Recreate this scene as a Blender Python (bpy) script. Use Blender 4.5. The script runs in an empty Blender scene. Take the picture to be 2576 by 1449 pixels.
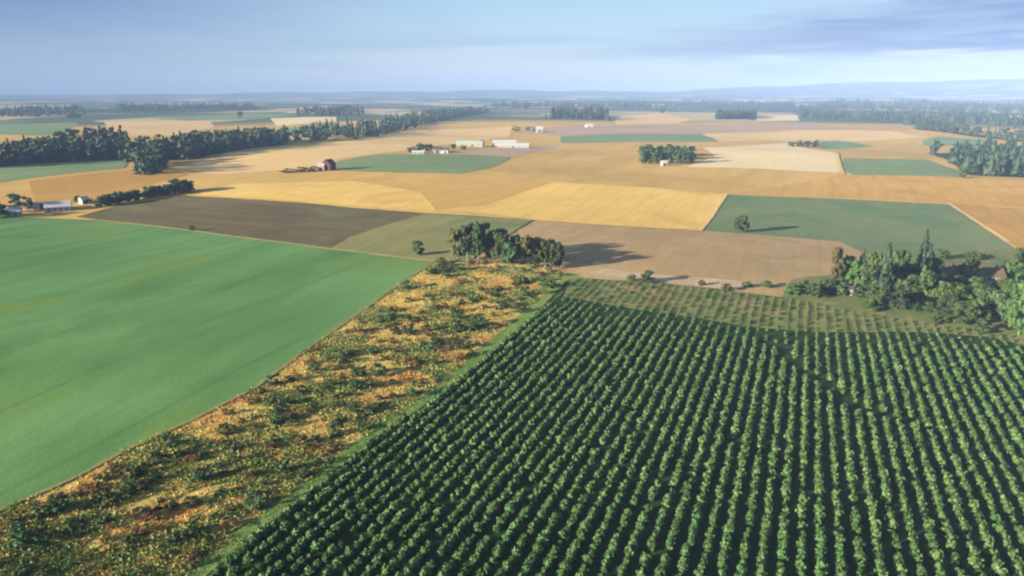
import bpy, bmesh, math, random
import numpy as np
from mathutils import Vector
from mathutils.geometry import delaunay_2d_cdt

R = math.radians
sc = bpy.context.scene
COL = sc.collection

# ------------------------------------------------------------------ camera, sky, sun, exposure
CAM_Z = 75.0
LENS = 25.0
FPX = LENS / 36.0 * 1024.0
PITCH = math.atan(196.0 / FPX)
cam_d = bpy.data.cameras.new("camera")
cam_d.lens = LENS
cam_d.sensor_width = 36.0
cam_d.clip_start = 1.0
cam_d.clip_end = 60000.0
cam = bpy.data.objects.new("camera", cam_d)
COL.objects.link(cam)
cam.location = (0, 0, CAM_Z)
cam.rotation_euler = (math.pi / 2 - PITCH, 0, 0)
sc.camera = cam

SUN_EL = R(12.8)
SHADOW_AZ = R(64.0)                 # shadows fall towards this bearing (from +Y towards +X)
sx, sy = -math.sin(SHADOW_AZ), -math.cos(SHADOW_AZ)      # towards the sun
sun_dir = Vector((sx * math.cos(SUN_EL), sy * math.cos(SUN_EL), math.sin(SUN_EL)))
sun_d = bpy.data.lights.new("sun", 'SUN')
sun_d.energy = 4.9
sun_d.angle = R(0.6)
sun_d.color = (1.0, 0.87, 0.70)
sun = bpy.data.objects.new("sun", sun_d)
COL.objects.link(sun)
sun.rotation_euler = sun_dir.to_track_quat('Z', 'Y').to_euler()

SKY_STRENGTH = 0.05
EXPOSURE = 2.0
world = bpy.data.worlds.new("World")
sc.world = world
world.use_nodes = True


class NT:
    """tiny helper to write node maths as expressions"""
    def __init__(self, tree):
        self.t = tree
        self.n = tree.nodes
        self.l = tree.links

    def put(self, sock, v):
        if isinstance(v, bpy.types.NodeSocket):
            self.l.new(v, sock)
        elif v is not None:
            sock.default_value = v

    def m(self, op, a, b=None, c=None, clamp=False):
        n = self.n.new('ShaderNodeMath')
        n.operation = op
        n.use_clamp = clamp
        for i, v in enumerate((a, b, c)):
            if v is not None:
                self.put(n.inputs[i], v)
        return n.outputs[0]

    def ss(self, x, a, b):
        n = self.n.new('ShaderNodeMapRange')
        n.interpolation_type = 'SMOOTHSTEP'
        self.put(n.inputs[0], x)
        self.put(n.inputs[1], a)
        self.put(n.inputs[2], b)
        return n.outputs[0]

    def mix(self, f, a, b, mode='MIX'):
        n = self.n.new('ShaderNodeMix')
        n.data_type = 'RGBA'
        n.blend_type = mode
        self.put(n.inputs[0], f)
        for s, v in ((n.inputs[6], a), (n.inputs[7], b)):
            if isinstance(v, tuple) and len(v) == 3:
                v = (*v, 1.0)
            self.put(s, v)
        return n.outputs[2]

    def mapping(self, vec, rot=(0, 0, 0), scale=(1, 1, 1), loc=(0, 0, 0)):
        n = self.n.new('ShaderNodeMapping')
        self.put(n.inputs['Vector'], vec)
        n.inputs['Location'].default_value = loc
        n.inputs['Rotation'].default_value = rot
        n.inputs['Scale'].default_value = scale
        return n.outputs[0]

    def noise(self, vec, scale=1.0, detail=3.0, rough=0.55, dist=0.0):
        n = self.n.new('ShaderNodeTexNoise')
        self.put(n.inputs['Vector'], vec)
        n.inputs['Scale'].default_value = scale
        n.inputs['Detail'].default_value = detail
        n.inputs['Roughness'].default_value = rough
        n.inputs['Distortion'].default_value = dist
        return n.outputs[0]


w = NT(world.node_tree)
w.n.clear()
wout = w.n.new('ShaderNodeOutputWorld')
bg = w.n.new('ShaderNodeBackground')
bg.inputs['Strength'].default_value = SKY_STRENGTH
w.l.new(bg.outputs[0], wout.inputs[0])
sky = w.n.new('ShaderNodeTexSky')
sky.sky_type = 'NISHITA'
sky.sun_disc = False
sky.sun_elevation = SUN_EL
sky.sun_rotation = math.atan2(sx, sy)
sky.air_density = 1.0
sky.dust_density = 0.6
sky.ozone_density = 1.5
tc = w.n.new('ShaderNodeTexCoord')
dirv = tc.outputs['Generated']
sep = w.n.new('ShaderNodeSeparateXYZ')
w.l.new(dirv, sep.inputs[0])
dx, dy, dz = sep.outputs
az = w.m('ARCTAN2', dx, dy)                                     # bearing of the sky direction
streak = w.noise(w.mapping(dirv, scale=(2.2, 2.2, 26.0)), 1.0, 4.0, 0.55, 0.6)
fine = w.noise(w.mapping(dirv, scale=(7.0, 7.0, 80.0), loc=(3, 1, 5)), 1.0, 4.0, 0.6, 0.4)
wob = w.m('MULTIPLY', w.m('SUBTRACT', streak, 0.5), 0.10)
wob2 = w.m('MULTIPLY', w.m('SUBTRACT', fine, 0.5), 0.035)
zz = w.m('ADD', dz, w.m('ADD', wob, wob2))
# thin veils and a stratus bank: radiance of each in the units of the sky texture


def rad(r_, g_, b_):
    f_ = lambda c_: ((c_ / 255 + 0.055) / 1.055) ** 2.4 / (SKY_STRENGTH * 2 ** EXPOSURE)
    return (f_(r_), f_(g_), f_(b_))


col = sky.outputs[0]
front = w.m('SUBTRACT', 1.0, w.ss(w.m('ABSOLUTE', az), 0.95, 1.7))
cover = w.m('MULTIPLY', front, w.m('SUBTRACT', 1.0, w.ss(zz, 0.14, 0.42)))
left = w.m('SUBTRACT', 1.0, w.ss(w.m('ADD', az, w.m('MULTIPLY', wob, 1.2)), -0.68, 0.02))
high = w.ss(zz, 0.030, 0.135)
base = w.mix(left, rad(198, 228, 240), rad(136, 168, 212))
base = w.mix(w.m('MULTIPLY', high, 0.75), base, w.mix(left, rad(168, 210, 241), rad(74, 110, 178)))
lowband = w.m('SUBTRACT', 1.0, w.ss(zz, 0.012, 0.075))
base = w.mix(w.m('MULTIPLY', lowband, 0.75), base, w.mix(left, rad(232, 238, 240), rad(172, 186, 210)))
thin = w.m('MULTIPLY', w.ss(streak, 0.50, 0.66), w.m('SUBTRACT', 1.0, w.ss(zz, 0.07, 0.12)))
base = w.mix(w.m('MULTIPLY', thin, 0.42), base, rad(165, 185, 216))
col = w.mix(w.m('MULTIPLY', cover, 0.93), col, base)
# stratus bank on the right, its flat base at about 2.5 degrees and thinning out to the left
right = w.ss(az, -0.10, 0.60)
bank_top = w.m('MULTIPLY_ADD', right, 0.080, 0.044)
bank = w.m('MULTIPLY', w.ss(w.m('ADD', dz, wob2), 0.036, 0.050),
           w.m('SUBTRACT', 1.0, w.ss(w.m('SUBTRACT', zz, bank_top), -0.026, 0.012)))
bank = w.m('MULTIPLY', bank, w.ss(az, -0.15, 0.40))
gaps = w.ss(w.m('ADD', fine, w.m('MULTIPLY', streak, 0.6)), 0.62, 0.98)
bank = w.m('MULTIPLY', bank, w.m('SUBTRACT', 1.0, w.m('MULTIPLY', gaps, 0.4)))
bank_col = w.mix(w.ss(az, 0.25, 0.65), rad(146, 166, 208), rad(100, 130, 192))
col = w.mix(w.m('MULTIPLY', bank, 0.97), col, bank_col)
w.l.new(col, bg.inputs['Color'])

vs = sc.view_settings
vs.view_transform = 'Standard'
vs.look = 'None'
vs.gamma = 1.0
vs.use_curve_mapping = False
vs.exposure = EXPOSURE
sc.render.engine = 'CYCLES'
cy = sc.cycles
cy.use_denoising = True
cy.max_bounces = 6
cy.diffuse_bounces = 2
cy.glossy_bounces = 1
cy.transmission_bounces = 2
cy.volume_bounces = 0
cy.pixel_filter_type = 'BLACKMAN_HARRIS'
cy.filter_width = 2.2

rng = np.random.default_rng(7)
random.seed(7)

# ------------------------------------------------------------------ terrain
WAVES = [(1.5, 520, 0.3, 0.4), (0.8, 310, 1.5, 2.1), (0.35, 150, 2.4, 0.9), (2.3, 1100, 1.1, 4.0), (0.45, 210, 0.9, 5.2)]


def sstep(x, a, b):
    t = np.clip((x - a) / (b - a), 0, 1)
    return t * t * (3 - 2 * t)


def height(x, y):
    x = np.asarray(x, float)
    y = np.asarray(y, float)
    r = np.hypot(x, y)
    h = np.zeros_like(r)
    fade = 1 - sstep(r, 1500, 3200)
    for a, lam, th, ph in WAVES:
        h += a * np.sin((x * math.cos(th) + y * math.sin(th)) * 2 * math.pi / lam + ph) * fade
    far = sstep(r, 2600, 5200)
    h += far * (9 * np.sin(x / 610 + 1.3) * np.sin(y / 830 + 0.4) + 10 * np.sin((x * .6 + y) / 520 + 2.0) + 5 * np.sin((x - y * .4) / 270))
    azm = np.arctan2(x, y)
    top = 34 + 60 * sstep(azm, -0.6, 0.0) + 120 * sstep(azm, 0.12, 0.62)
    top = top + 9 * np.sin(azm * 17 + 1) + 5 * np.sin(azm * 41 + 2) + 3 * np.sin(azm * 83)
    h += top * np.exp(-((r - 10800) / 1500.0) ** 2)
    mid = 26 * sstep(azm, 0.22, 0.6) * (1 + 0.35 * np.sin(azm * 31)) * np.exp(-((r - 6300) / 700.0) ** 2)
    return h + mid


_T = np.concatenate([np.linspace(40, 900, 2600), np.geomspace(901, 13000, 4200)])


def V(u, v):
    """where the line of sight through (u, v) of the photograph (2576 wide) meets the terrain"""
    px = (u - 1288) * 1024 / 2576
    py = 288 - v * 1024 / 2576
    d = np.array([px, FPX * math.cos(PITCH) + py * math.sin(PITCH), -FPX * math.sin(PITCH) + py * math.cos(PITCH)])
    d /= np.linalg.norm(d)
    z = CAM_Z + d[2] * _T
    below = z < height(d[0] * _T, d[1] * _T)
    if not below.any():
        t = 12000.0
    else:
        i = int(np.argmax(below))
        lo, hi = _T[max(i - 1, 0)], _T[i]
        for _ in range(25):
            t = (lo + hi) / 2
            if CAM_Z + d[2] * t < height(d[0] * t, d[1] * t):
                hi = t
            else:
                lo = t
    return float(d[0] * t), float(d[1] * t)


def ground(x, y):
    return float(height(x, y))


def stand(u, vb, vt=None, wu=None):
    """ground point, height and width of something seen with its foot at (u, vb) and its top at vt"""
    x, y = V(u, vb)
    z = ground(x, y)
    fwd = y * math.cos(PITCH) - (z - CAM_Z) * math.sin(PITCH)
    hh = ww = None
    if vt is not None:
        k = (288 - vt * 1024 / 2576) / FPX
        rz = y * (k * math.cos(PITCH) - math.sin(PITCH)) / (math.cos(PITCH) + k * math.sin(PITCH))
        hh = max(rz + CAM_Z - z, 0.5)
    if wu is not None:
        ww = wu * 1024 / 2576 / FPX * fwd
    return x, y, z, hh, ww


# ------------------------------------------------------------------ mesh helpers
class MB:
    def __init__(self):
        self.v = []
        self.q = []
        self.t = []
        self.n = 0

    def add(self, v, quads=None, tris=None, mat=0):
        v = np.asarray(v, float).reshape(-1, 3)
        if quads is not None and len(quads):
            self.q.append((np.asarray(quads, int) + self.n, mat))
        if tris is not None and len(tris):
            self.t.append((np.asarray(tris, int) + self.n, mat))
        self.v.append(v)
        self.n += len(v)

    def mesh(self, name, mats):
        me = bpy.data.meshes.new(name)
        v = np.concatenate(self.v)
        loops, starts, mi, at = [], [], [], 0
        for lst, k in ((self.q, 4), (self.t, 3)):
            for f, m in lst:
                loops.append(f.reshape(-1))
                starts.append(at + np.arange(len(f)) * k)
                mi.append(np.full(len(f), m))
                at += f.size
        loops = np.concatenate(loops)
        starts = np.concatenate(starts)
        mi = np.concatenate(mi)
        me.vertices.add(len(v))
        me.vertices.foreach_set('co', v.reshape(-1))
        me.loops.add(len(loops))
        me.loops.foreach_set('vertex_index', loops)
        me.polygons.add(len(starts))
        me.polygons.foreach_set('loop_start', starts)
        for m in (mats if isinstance(mats, (list, tuple)) else [mats]):
            me.materials.append(m)
        me.polygons.foreach_set('material_index', mi)
        me.update(calc_edges=True)
        me.validate()
        if name in ('wall', 'roof', 'chimney', 'window', 'door'):
            me.shade_flat()
        return me


def link(name, me, parent=None, loc=(0, 0, 0)):
    o = bpy.data.objects.new(name, me)
    COL.objects.link(o)
    o.location = loc
    if parent:
        o.parent = parent
    return o


def tag(o, label=None, cat=None, group=None, kind=None):
    for k, val in (('label', label), ('category', cat), ('group', group), ('kind', kind)):
        if val:
            o[k] = val
    return o


def thing(name, label, cat, loc, rz=0.0, group=None):
    o = bpy.data.objects.new(name, None)
    o.empty_display_size = 0.5
    COL.objects.link(o)
    o.location = loc
    o.rotation_euler = (0, 0, rz)
    return tag(o, label, cat, group)


def box(b, x0, x1, y0, y1, z0, z1, mat=0):
    v = [(x0, y0, z0), (x1, y0, z0), (x1, y1, z0), (x0, y1, z0), (x0, y0, z1), (x1, y0, z1), (x1, y1, z1), (x0, y1, z1)]
    b.add(v, [(0, 3, 2, 1), (4, 5, 6, 7), (0, 1, 5, 4), (1, 2, 6, 5), (2, 3, 7, 6), (3, 0, 4, 7)], mat=mat)


def ico(sub):
    bm = bmesh.new()
    bmesh.ops.create_icosphere(bm, subdivisions=sub, radius=1.0)
    v = np.array([x.co[:] for x in bm.verts])
    f = np.array([[x.index for x in p.verts] for p in bm.faces])
    bm.free()
    return v, f


ICO1, ICO2 = ico(1), ico(2)


def blob(b, c, r, g, sub=1, rough=0.18, mat=0):
    v, f = ICO1 if sub == 1 else ICO2
    k = 1 + g.normal(0, rough, len(v))
    b.add(v * k[:, None] * np.asarray(r) + np.asarray(c), tris=f, mat=mat)


def leaves(b, P, N, size, g, mat=0, bias=0.8, asp=0.75):
    """quads at P that face roughly along N"""
    n = len(P)
    if n == 0:
        return
    nn = N * bias + g.normal(0, 0.55, (n, 3))
    nn /= np.linalg.norm(nn, axis=1)[:, None] + 1e-9
    a = np.cross(nn, g.normal(0, 1, (n, 3)))
    a /= np.linalg.norm(a, axis=1)[:, None] + 1e-9
    c = np.cross(nn, a)
    s = (size * g.uniform(0.6, 1.3, n))[:, None]
    a, c = a * s, c * s * asp
    v = np.stack([P - a, P - c * 0.9, P + a, P + c * 1.1], 1).reshape(-1, 3)
    b.add(v, np.arange(4 * n).reshape(-1, 4), mat=mat)


def lump_leaves(b, c, r, n, size, g, mat=0, low=-0.6):
    d = g.normal(0, 1, (int(n * 1.4) + 2, 3))
    d /= np.linalg.norm(d, axis=1)[:, None]
    d = d[d[:, 2] > low][:n]
    P = np.asarray(c) + d * np.asarray(r) * g.uniform(0.85, 1.16, len(d))[:, None]
    leaves(b, P, d, size, g, mat)


def tube(b, p0, p1, r0, r1, seg=6, mat=0):
    p0, p1 = np.asarray(p0, float), np.asarray(p1, float)
    d = p1 - p0
    d /= np.linalg.norm(d) + 1e-9
    a = np.cross(d, [0.31, 0.9, 0.2])
    a /= np.linalg.norm(a)
    c = np.cross(d, a)
    t = np.arange(seg) * 2 * math.pi / seg
    ring = np.cos(t)[:, None] * a + np.sin(t)[:, None] * c
    v = np.concatenate([p0 + ring * r0, p1 + ring * r1])
    q = [(i, (i + 1) % seg, seg + (i + 1) % seg, seg + i) for i in range(seg)]
    b.add(v, q, mat=mat)


# ------------------------------------------------------------------ materials
ROW_AZ = R(22.2)                     # bearing of the crop rows and of the field boundaries


def base_mat(name, rough=0.9, spec=0.15):
    m = bpy.data.materials.new(name)
    m.use_nodes = True
    t = NT(m.node_tree)
    p = m.node_tree.nodes['Principled BSDF']
    p.inputs['Roughness'].default_value = rough
    p.inputs['Specular IOR Level'].default_value = spec
    return m, t, p


def obj_coords(t):
    return t.n.new('ShaderNodeTexCoord').outputs['Object']


def field_mat(name, c1, c2, c3=None, streak=(0.012, 0.16), patch=0.012, grain=0.9, rot=None, contrast=1.0, bump=0.25, lines=None):
    """crop or soil: drill streaks along the rows, broad patches, fine grain"""
    m, t, p = base_mat(name, 0.95, 0.05)
    co = obj_coords(t)
    rz = ROW_AZ if rot is None else rot
    st = t.noise(t.mapping(t.mapping(co, rot=(0, 0, rz)), scale=(streak[1], streak[0], 1)), 1.0, 4.0, 0.6, 0.3)
    pa = t.noise(co, patch, 3.0, 0.55, 0.6)
    gr = t.noise(co, grain, 3.0, 0.7)
    f = t.m('ADD', t.m('MULTIPLY', st, 0.5), t.m('MULTIPLY', pa, 0.5))
    f = t.ss(f, 0.5 - 0.17 / contrast, 0.5 + 0.17 / contrast)
    col = t.mix(f, c1, c2)
    if c3:
        pb = t.noise(t.mapping(co, loc=(310, 77, 0)), patch * 1.7, 4.0, 0.6, 0.8)
        col = t.mix(t.ss(pb, 0.52, 0.66), col, c3)
    if lines:
        sp, wd, amt = lines
        lx = t.n.new('ShaderNodeSeparateXYZ')
        t.put(lx.inputs[0], t.mapping(co, rot=(0, 0, rz)))
        x = t.m('ADD', lx.outputs[0], t.m('MULTIPLY', t.noise(co, 0.01, 1.0), 9.0))
        ph = t.m('ABSOLUTE', t.m('SUBTRACT', t.m('FRACT', t.m('DIVIDE', x, sp)), 0.5))
        k = t.m('SUBTRACT', 1.0, t.ss(ph, 0.0, wd / sp))
        col = t.mix(t.m('MULTIPLY', k, amt), col, tuple(0.6 * x_ for x_ in c1))
    gv = t.m('MULTIPLY_ADD', gr, 0.5, 0.75)
    comb = t.n.new('ShaderNodeCombineColor')
    for i in range(3):
        t.put(comb.inputs[i], gv)
    col = t.mix(1.0, col, comb.outputs[0], 'MULTIPLY')
    t.put(p.inputs['Base Color'], col)
    if bump:
        bn = t.n.new('ShaderNodeBump')
        bn.inputs['Strength'].default_value = bump
        bn.inputs['Distance'].default_value = 0.4
        t.put(bn.inputs['Height'], gr)
        t.put(p.inputs['Normal'], bn.outputs[0])
    return m


def leaf_mat(name, c1, c2, scale=0.6, hue=0.02, val=0.35, transl=0.25, c3=None):
    m, t, p = base_mat(name, 0.62, 0.25)
    co = obj_coords(t)
    f = t.ss(t.noise(co, scale, 3.0, 0.65), 0.36, 0.64)
    col = t.mix(f, c1, c2)
    if c3:
        col = t.mix(t.ss(t.noise(t.mapping(co, loc=(57, 31, 0)), scale * 1.3, 3.0, 0.6), 0.50, 0.60), col, c3)
    oi = t.n.new('ShaderNodeObjectInfo')
    hs = t.n.new('ShaderNodeHueSaturation')
    rnd = oi.outputs['Random']
    t.put(hs.inputs['Hue'], t.m('MULTIPLY_ADD', rnd, hue * 2, 0.5 - hue))
    t.put(hs.inputs['Value'], t.m('MULTIPLY_ADD', rnd, val * 2, 1.0 - val))
    t.put(hs.inputs['Color'], col)
    t.put(p.inputs['Base Color'], hs.outputs[0])
    if transl:
        tr = t.n.new('ShaderNodeBsdfTranslucent')
        t.put(tr.inputs[0], hs.outputs[0])
        mx = t.n.new('ShaderNodeMixShader')
        mx.inputs[0].default_value = transl
        t.put(mx.inputs[1], p.outputs[0])
        t.put(mx.inputs[2], tr.outputs[0])
        t.l.new(mx.outputs[0], t.n['Material Output'].inputs['Surface'])
    return m


def plain_mat(name, c, rough=0.7, var=0.15, scale=1.5, spec=0.2):
    m, t, p = base_mat(name, rough, spec)
    f = t.noise(obj_coords(t), scale, 4.0, 0.6)
    col = t.mix(f, tuple(x * (1 - var) for x in c), tuple(min(x * (1 + var), 1) for x in c))
    t.put(p.inputs['Base Color'], col)
    return m


M = {}
M['gold'] = field_mat('stubble_gold', (0.45, 0.275, 0.07), (0.54, 0.35, 0.098), (0.4, 0.25, 0.068), patch=0.008, grain=0.5, contrast=1.3, lines=(18.0, 2.2, 0.16))
M['gold_bright'] = field_mat('stubble_bright', (0.55, 0.365, 0.098), (0.63, 0.435, 0.130), (0.53, 0.335, 0.09), patch=0.008, grain=0.5, contrast=1.3, lines=(18.0, 2.2, 0.16))
M['gold_shade'] = field_mat('stubble_shade', (0.41, 0.25, 0.065), (0.47, 0.3, 0.082), patch=0.008, grain=0.5)  # same stubble with the shading of the ground relief put into its colour
M['gold_orange'] = field_mat('stubble_orange', (0.345, 0.185, 0.045), (0.4, 0.235, 0.062), (0.33, 0.2, 0.055), patch=0.012, grain=0.5, contrast=1.3, lines=(18.0, 2.2, 0.16))
M['gold_warm'] = field_mat('stubble_warm', (0.41, 0.24, 0.060), (0.48, 0.295, 0.080), (0.37, 0.22, 0.058), patch=0.008, grain=0.5, contrast=1.3, lines=(18.0, 2.2, 0.16))
M['gold_pale'] = field_mat('stubble_pale', (0.53, 0.36, 0.148), (0.6, 0.42, 0.19), patch=0.006, grain=0.3)
M['cream'] = field_mat('stubble_cream', (0.58, 0.46, 0.255), (0.64, 0.51, 0.29), patch=0.008, grain=0.4)
M['green'] = field_mat('young_cereal', (0.062, 0.150, 0.044), (0.125, 0.248, 0.088), (0.125, 0.205, 0.046), streak=(0.004, 0.055), patch=0.007, grain=1.1, contrast=0.8, bump=0.2, lines=(40.0, 1.7, 0.24))
M['green_mid'] = field_mat('clover_field', (0.135, 0.195, 0.082), (0.180, 0.232, 0.105), patch=0.02, grain=0.5)
M['green_far'] = field_mat('meadow', (0.125, 0.20, 0.085), (0.19, 0.25, 0.11), patch=0.01, grain=0.3)
M['olive'] = field_mat('weedy_fallow', (0.160, 0.165, 0.060), (0.235, 0.215, 0.090), (0.135, 0.165, 0.062), patch=0.02, grain=0.8)
M['greygreen'] = field_mat('thin_green_crop', (0.11, 0.165, 0.073), (0.155, 0.185, 0.085), (0.10, 0.160, 0.072), streak=(0.006, 0.05), patch=0.012, grain=0.6)
M['brown'] = field_mat('ploughed_soil', (0.090, 0.072, 0.036), (0.125, 0.106, 0.054), (0.120, 0.125, 0.052), streak=(0.006, 0.07), patch=0.012, grain=0.8, rot=ROW_AZ + math.pi / 2, contrast=1.3)
M['tan'] = field_mat('bare_fallow', (0.316, 0.215, 0.1), (0.375, 0.26, 0.128), (0.29, 0.22, 0.105), streak=(0.01, 0.09), patch=0.02, grain=0.7, contrast=1.5, lines=(11.0, 1.4, 0.14))
M['pink'] = field_mat('worked_soil', (0.34, 0.235, 0.16), (0.38, 0.27, 0.185), patch=0.008, grain=0.3)
M['soil'] = field_mat('shaded_crop_soil', (0.018, 0.038, 0.009), (0.028, 0.052, 0.013), streak=(0.02, 0.3), patch=0.04, grain=1.6)  # soil colour darkened to carry the shadow between the rows
M['weedy'] = field_mat('weedy_crop_ground', (0.110, 0.140, 0.042), (0.20, 0.195, 0.066), (0.25, 0.19, 0.085), streak=(0.02, 0.25), patch=0.045, grain=1.5, contrast=1.3)
M['weedyline'] = field_mat('dry_margin', (0.25, 0.215, 0.085), (0.34, 0.27, 0.11), patch=0.05, grain=1.2)
M['verge'] = field_mat('grass_verge', (0.10, 0.185, 0.045), (0.19, 0.25, 0.07), patch=0.06, grain=1.8)
M['scrub'] = field_mat('scrub_ground', (0.34, 0.275, 0.082), (0.52, 0.385, 0.12), (0.44, 0.22, 0.062), streak=(0.05, 0.08), patch=0.06, grain=1.2, contrast=1.5)
M['sand'] = field_mat('dry_sand', (0.34, 0.26, 0.155), (0.45, 0.36, 0.23), patch=0.1, grain=1.0)
M['lawn'] = field_mat('yard_grass', (0.095, 0.135, 0.045), (0.165, 0.175, 0.06), (0.22, 0.18, 0.08), patch=0.06, grain=1.2)

M['shaded_litter'] = field_mat('shaded_wood_floor', (0.022, 0.032, 0.014), (0.035, 0.045, 0.018), patch=0.05, grain=0.8)  # leaf litter with the understory shade painted into its dark colour
M['crop'] = leaf_mat('crop_leaf', (0.034, 0.086, 0.020), (0.082, 0.150, 0.042), 0.28, 0.015, 0.18, 0.0)
M['crop_young'] = leaf_mat('young_crop_leaf', (0.048, 0.085, 0.024), (0.085, 0.115, 0.036), 0.05, 0.01, 0.1, 0.2)
M['conifer'] = leaf_mat('conifer_needles', (0.018, 0.042, 0.022), (0.036, 0.066, 0.030), 3.0, 0.01, 0.25, 0.1)
M['woodleaf'] = leaf_mat('wood_leaf', (0.018, 0.040, 0.018), (0.036, 0.064, 0.024), 3.0, 0.02, 0.3, 0.1)
M['broad'] = leaf_mat('broad_leaf', (0.034, 0.066, 0.020), (0.062, 0.098, 0.028), 3.0, 0.02, 0.25, 0.2)
M['bright'] = leaf_mat('bright_leaf', (0.050, 0.102, 0.024), (0.088, 0.142, 0.036), 3.0, 0.02, 0.2, 0.25)
M['oliveleaf'] = leaf_mat('olive_leaf', (0.075, 0.078, 0.022), (0.115, 0.105, 0.034), 3.0, 0.015, 0.2, 0.2)
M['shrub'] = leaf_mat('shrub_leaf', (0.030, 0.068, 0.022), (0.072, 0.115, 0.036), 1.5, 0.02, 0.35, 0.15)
M['rust'] = leaf_mat('rusty_leaf', (0.13, 0.072, 0.026), (0.25, 0.135, 0.042), 1.5, 0.006, 0.3, 0.2)
M['straw'] = leaf_mat('straw_blade', (0.42, 0.33, 0.090), (0.56, 0.42, 0.128), 0.07, 0.0, 0.0, 0.3, (0.46, 0.235, 0.065))
M['vergeblade'] = leaf_mat('verge_blade', (0.11, 0.20, 0.042), (0.22, 0.28, 0.075), 0.11, 0.0, 0.0, 0.3)
M['weedyblade'] = leaf_mat('weedy_blade', (0.09, 0.125, 0.036), (0.28, 0.25, 0.085), 0.07, 0.0, 0.0, 0.25)
M['weed'] = leaf_mat('weed_leaf', (0.095, 0.155, 0.042), (0.26, 0.285, 0.080), 0.12, 0.0, 0.0, 0.25)
M['bark'] = plain_mat('bark', (0.12, 0.095, 0.07), 0.9, 0.3, 3.0)
M['palebark'] = plain_mat('pale_bark', (0.19, 0.165, 0.125), 0.9, 0.25, 3.0)
M['white'] = plain_mat('white_paint', (0.30, 0.295, 0.28), 0.6, 0.06)
M['grey'] = plain_mat('grey_boards', (0.42, 0.42, 0.40), 0.7, 0.12)
M['cream_wall'] = plain_mat('cream_render', (0.30, 0.25, 0.18), 0.8, 0.1)
M['tin'] = plain_mat('pale_tin_roof', (0.42, 0.42, 0.41), 0.6, 0.12, 0.6, 0.5)
M['greentin'] = plain_mat('pale_green_roof', (0.36, 0.43, 0.35), 0.5, 0.1, 0.6)
M['brownroof'] = plain_mat('brown_shingles', (0.105, 0.075, 0.042), 0.85, 0.2, 2.0)
M['darkroof'] = plain_mat('dark_shingles', (0.075, 0.070, 0.070), 0.85, 0.2, 2.0)
M['red'] = plain_mat('maroon_boards', (0.05, 0.016, 0.016), 0.75, 0.15, 2.0)
M['pinkwall'] = plain_mat('pink_render', (0.60, 0.42, 0.36), 0.8, 0.1)
M['glass'] = plain_mat('window_glass', (0.03, 0.035, 0.045), 0.15, 0.1, 1.0, 0.6)
M['doorwood'] = plain_mat('door_wood', (0.10, 0.065, 0.04), 0.7, 0.2, 3.0)


def ground_material():
    m, t, p = base_mat('open_country', 0.95, 0.05)
    co = obj_coords(t)
    sepn = t.n.new('ShaderNodeSeparateXYZ')
    t.put(sepn.inputs[0], co)
    r = t.m('SQRT', t.m('ADD', t.m('POWER', sepn.outputs[0], 2.0), t.m('POWER', sepn.outputs[1], 2.0)))
    vo = t.n.new('ShaderNodeTexVoronoi')
    t.put(vo.inputs['Vector'], t.mapping(co, rot=(0, 0, ROW_AZ), scale=(1 / 330, 1 / 430, 0.0)))
    vo.distance = 'CHEBYCHEV'
    vo.inputs['Scale'].default_value = 1.0
    vo.inputs['Randomness'].default_value = 0.75
    cs = t.n.new('ShaderNodeSeparateColor')
    t.put(cs.inputs[0], vo.outputs['Color'])
    far = t.mix(t.ss(cs.outputs[0], 0.45, 0.5), (0.11, 0.155, 0.07), (0.42, 0.33, 0.18))
    far = t.mix(t.ss(cs.outputs[1], 0.60, 0.64), far, (0.07, 0.105, 0.055))
    wood = t.ss(t.noise(co, 0.0011, 4.0, 0.6), 0.50, 0.56)
    far = t.mix(t.m('MULTIPLY', wood, t.ss(r, 2300.0, 3200.0)), far, (0.030, 0.048, 0.028))
    st = t.noise(t.mapping(t.mapping(co, rot=(0, 0, ROW_AZ)), scale=(0.05, 0.006, 1)), 1.0, 4.0, 0.6, 0.3)
    gr = t.noise(co, 0.5, 3.0, 0.7)
    near = t.mix(t.ss(t.m('ADD', t.m('MULTIPLY', st, 0.6), t.m('MULTIPLY', t.noise(co, 0.006, 3.0), 0.4)), 0.35, 0.65),
                 (0.44, 0.275, 0.072), (0.53, 0.355, 0.105))
    near = t.mix(t.m('MULTIPLY', gr, 0.35), near, (0.30, 0.19, 0.07))
    t.put(p.inputs['Base Color'], t.mix(t.ss(r, 1750.0, 2100.0), near, far))
    return m


M['ground'] = ground_material()

# ------------------------------------------------------------------ ground sheet and hills (polar grid)
ANG = np.concatenate([np.arange(-180, -64, 4.0), np.arange(-64, 64, 0.6), np.arange(64, 180, 4.0)])
RAD = np.concatenate([[8.0, 25.0, 40.0, 55.0], np.geomspace(66, 9000, 250)])


def polar(rads, angs, closed):
    a = np.radians(angs)
    X = rads[:, None] * np.sin(a)[None]
    Y = rads[:, None] * np.cos(a)[None]
    v = np.stack([X, Y, height(X, Y)], -1).reshape(-1, 3)
    nr, na = len(rads), len(angs)
    i, j = np.meshgrid(np.arange(nr - 1), np.arange(na if closed else na - 1), indexing='ij')
    j2 = (j + 1) % na
    q = np.stack([i * na + j, i * na + j2, (i + 1) * na + j2, (i + 1) * na + j], -1).reshape(-1, 4)[:, ::-1]
    return v, q, na


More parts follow.
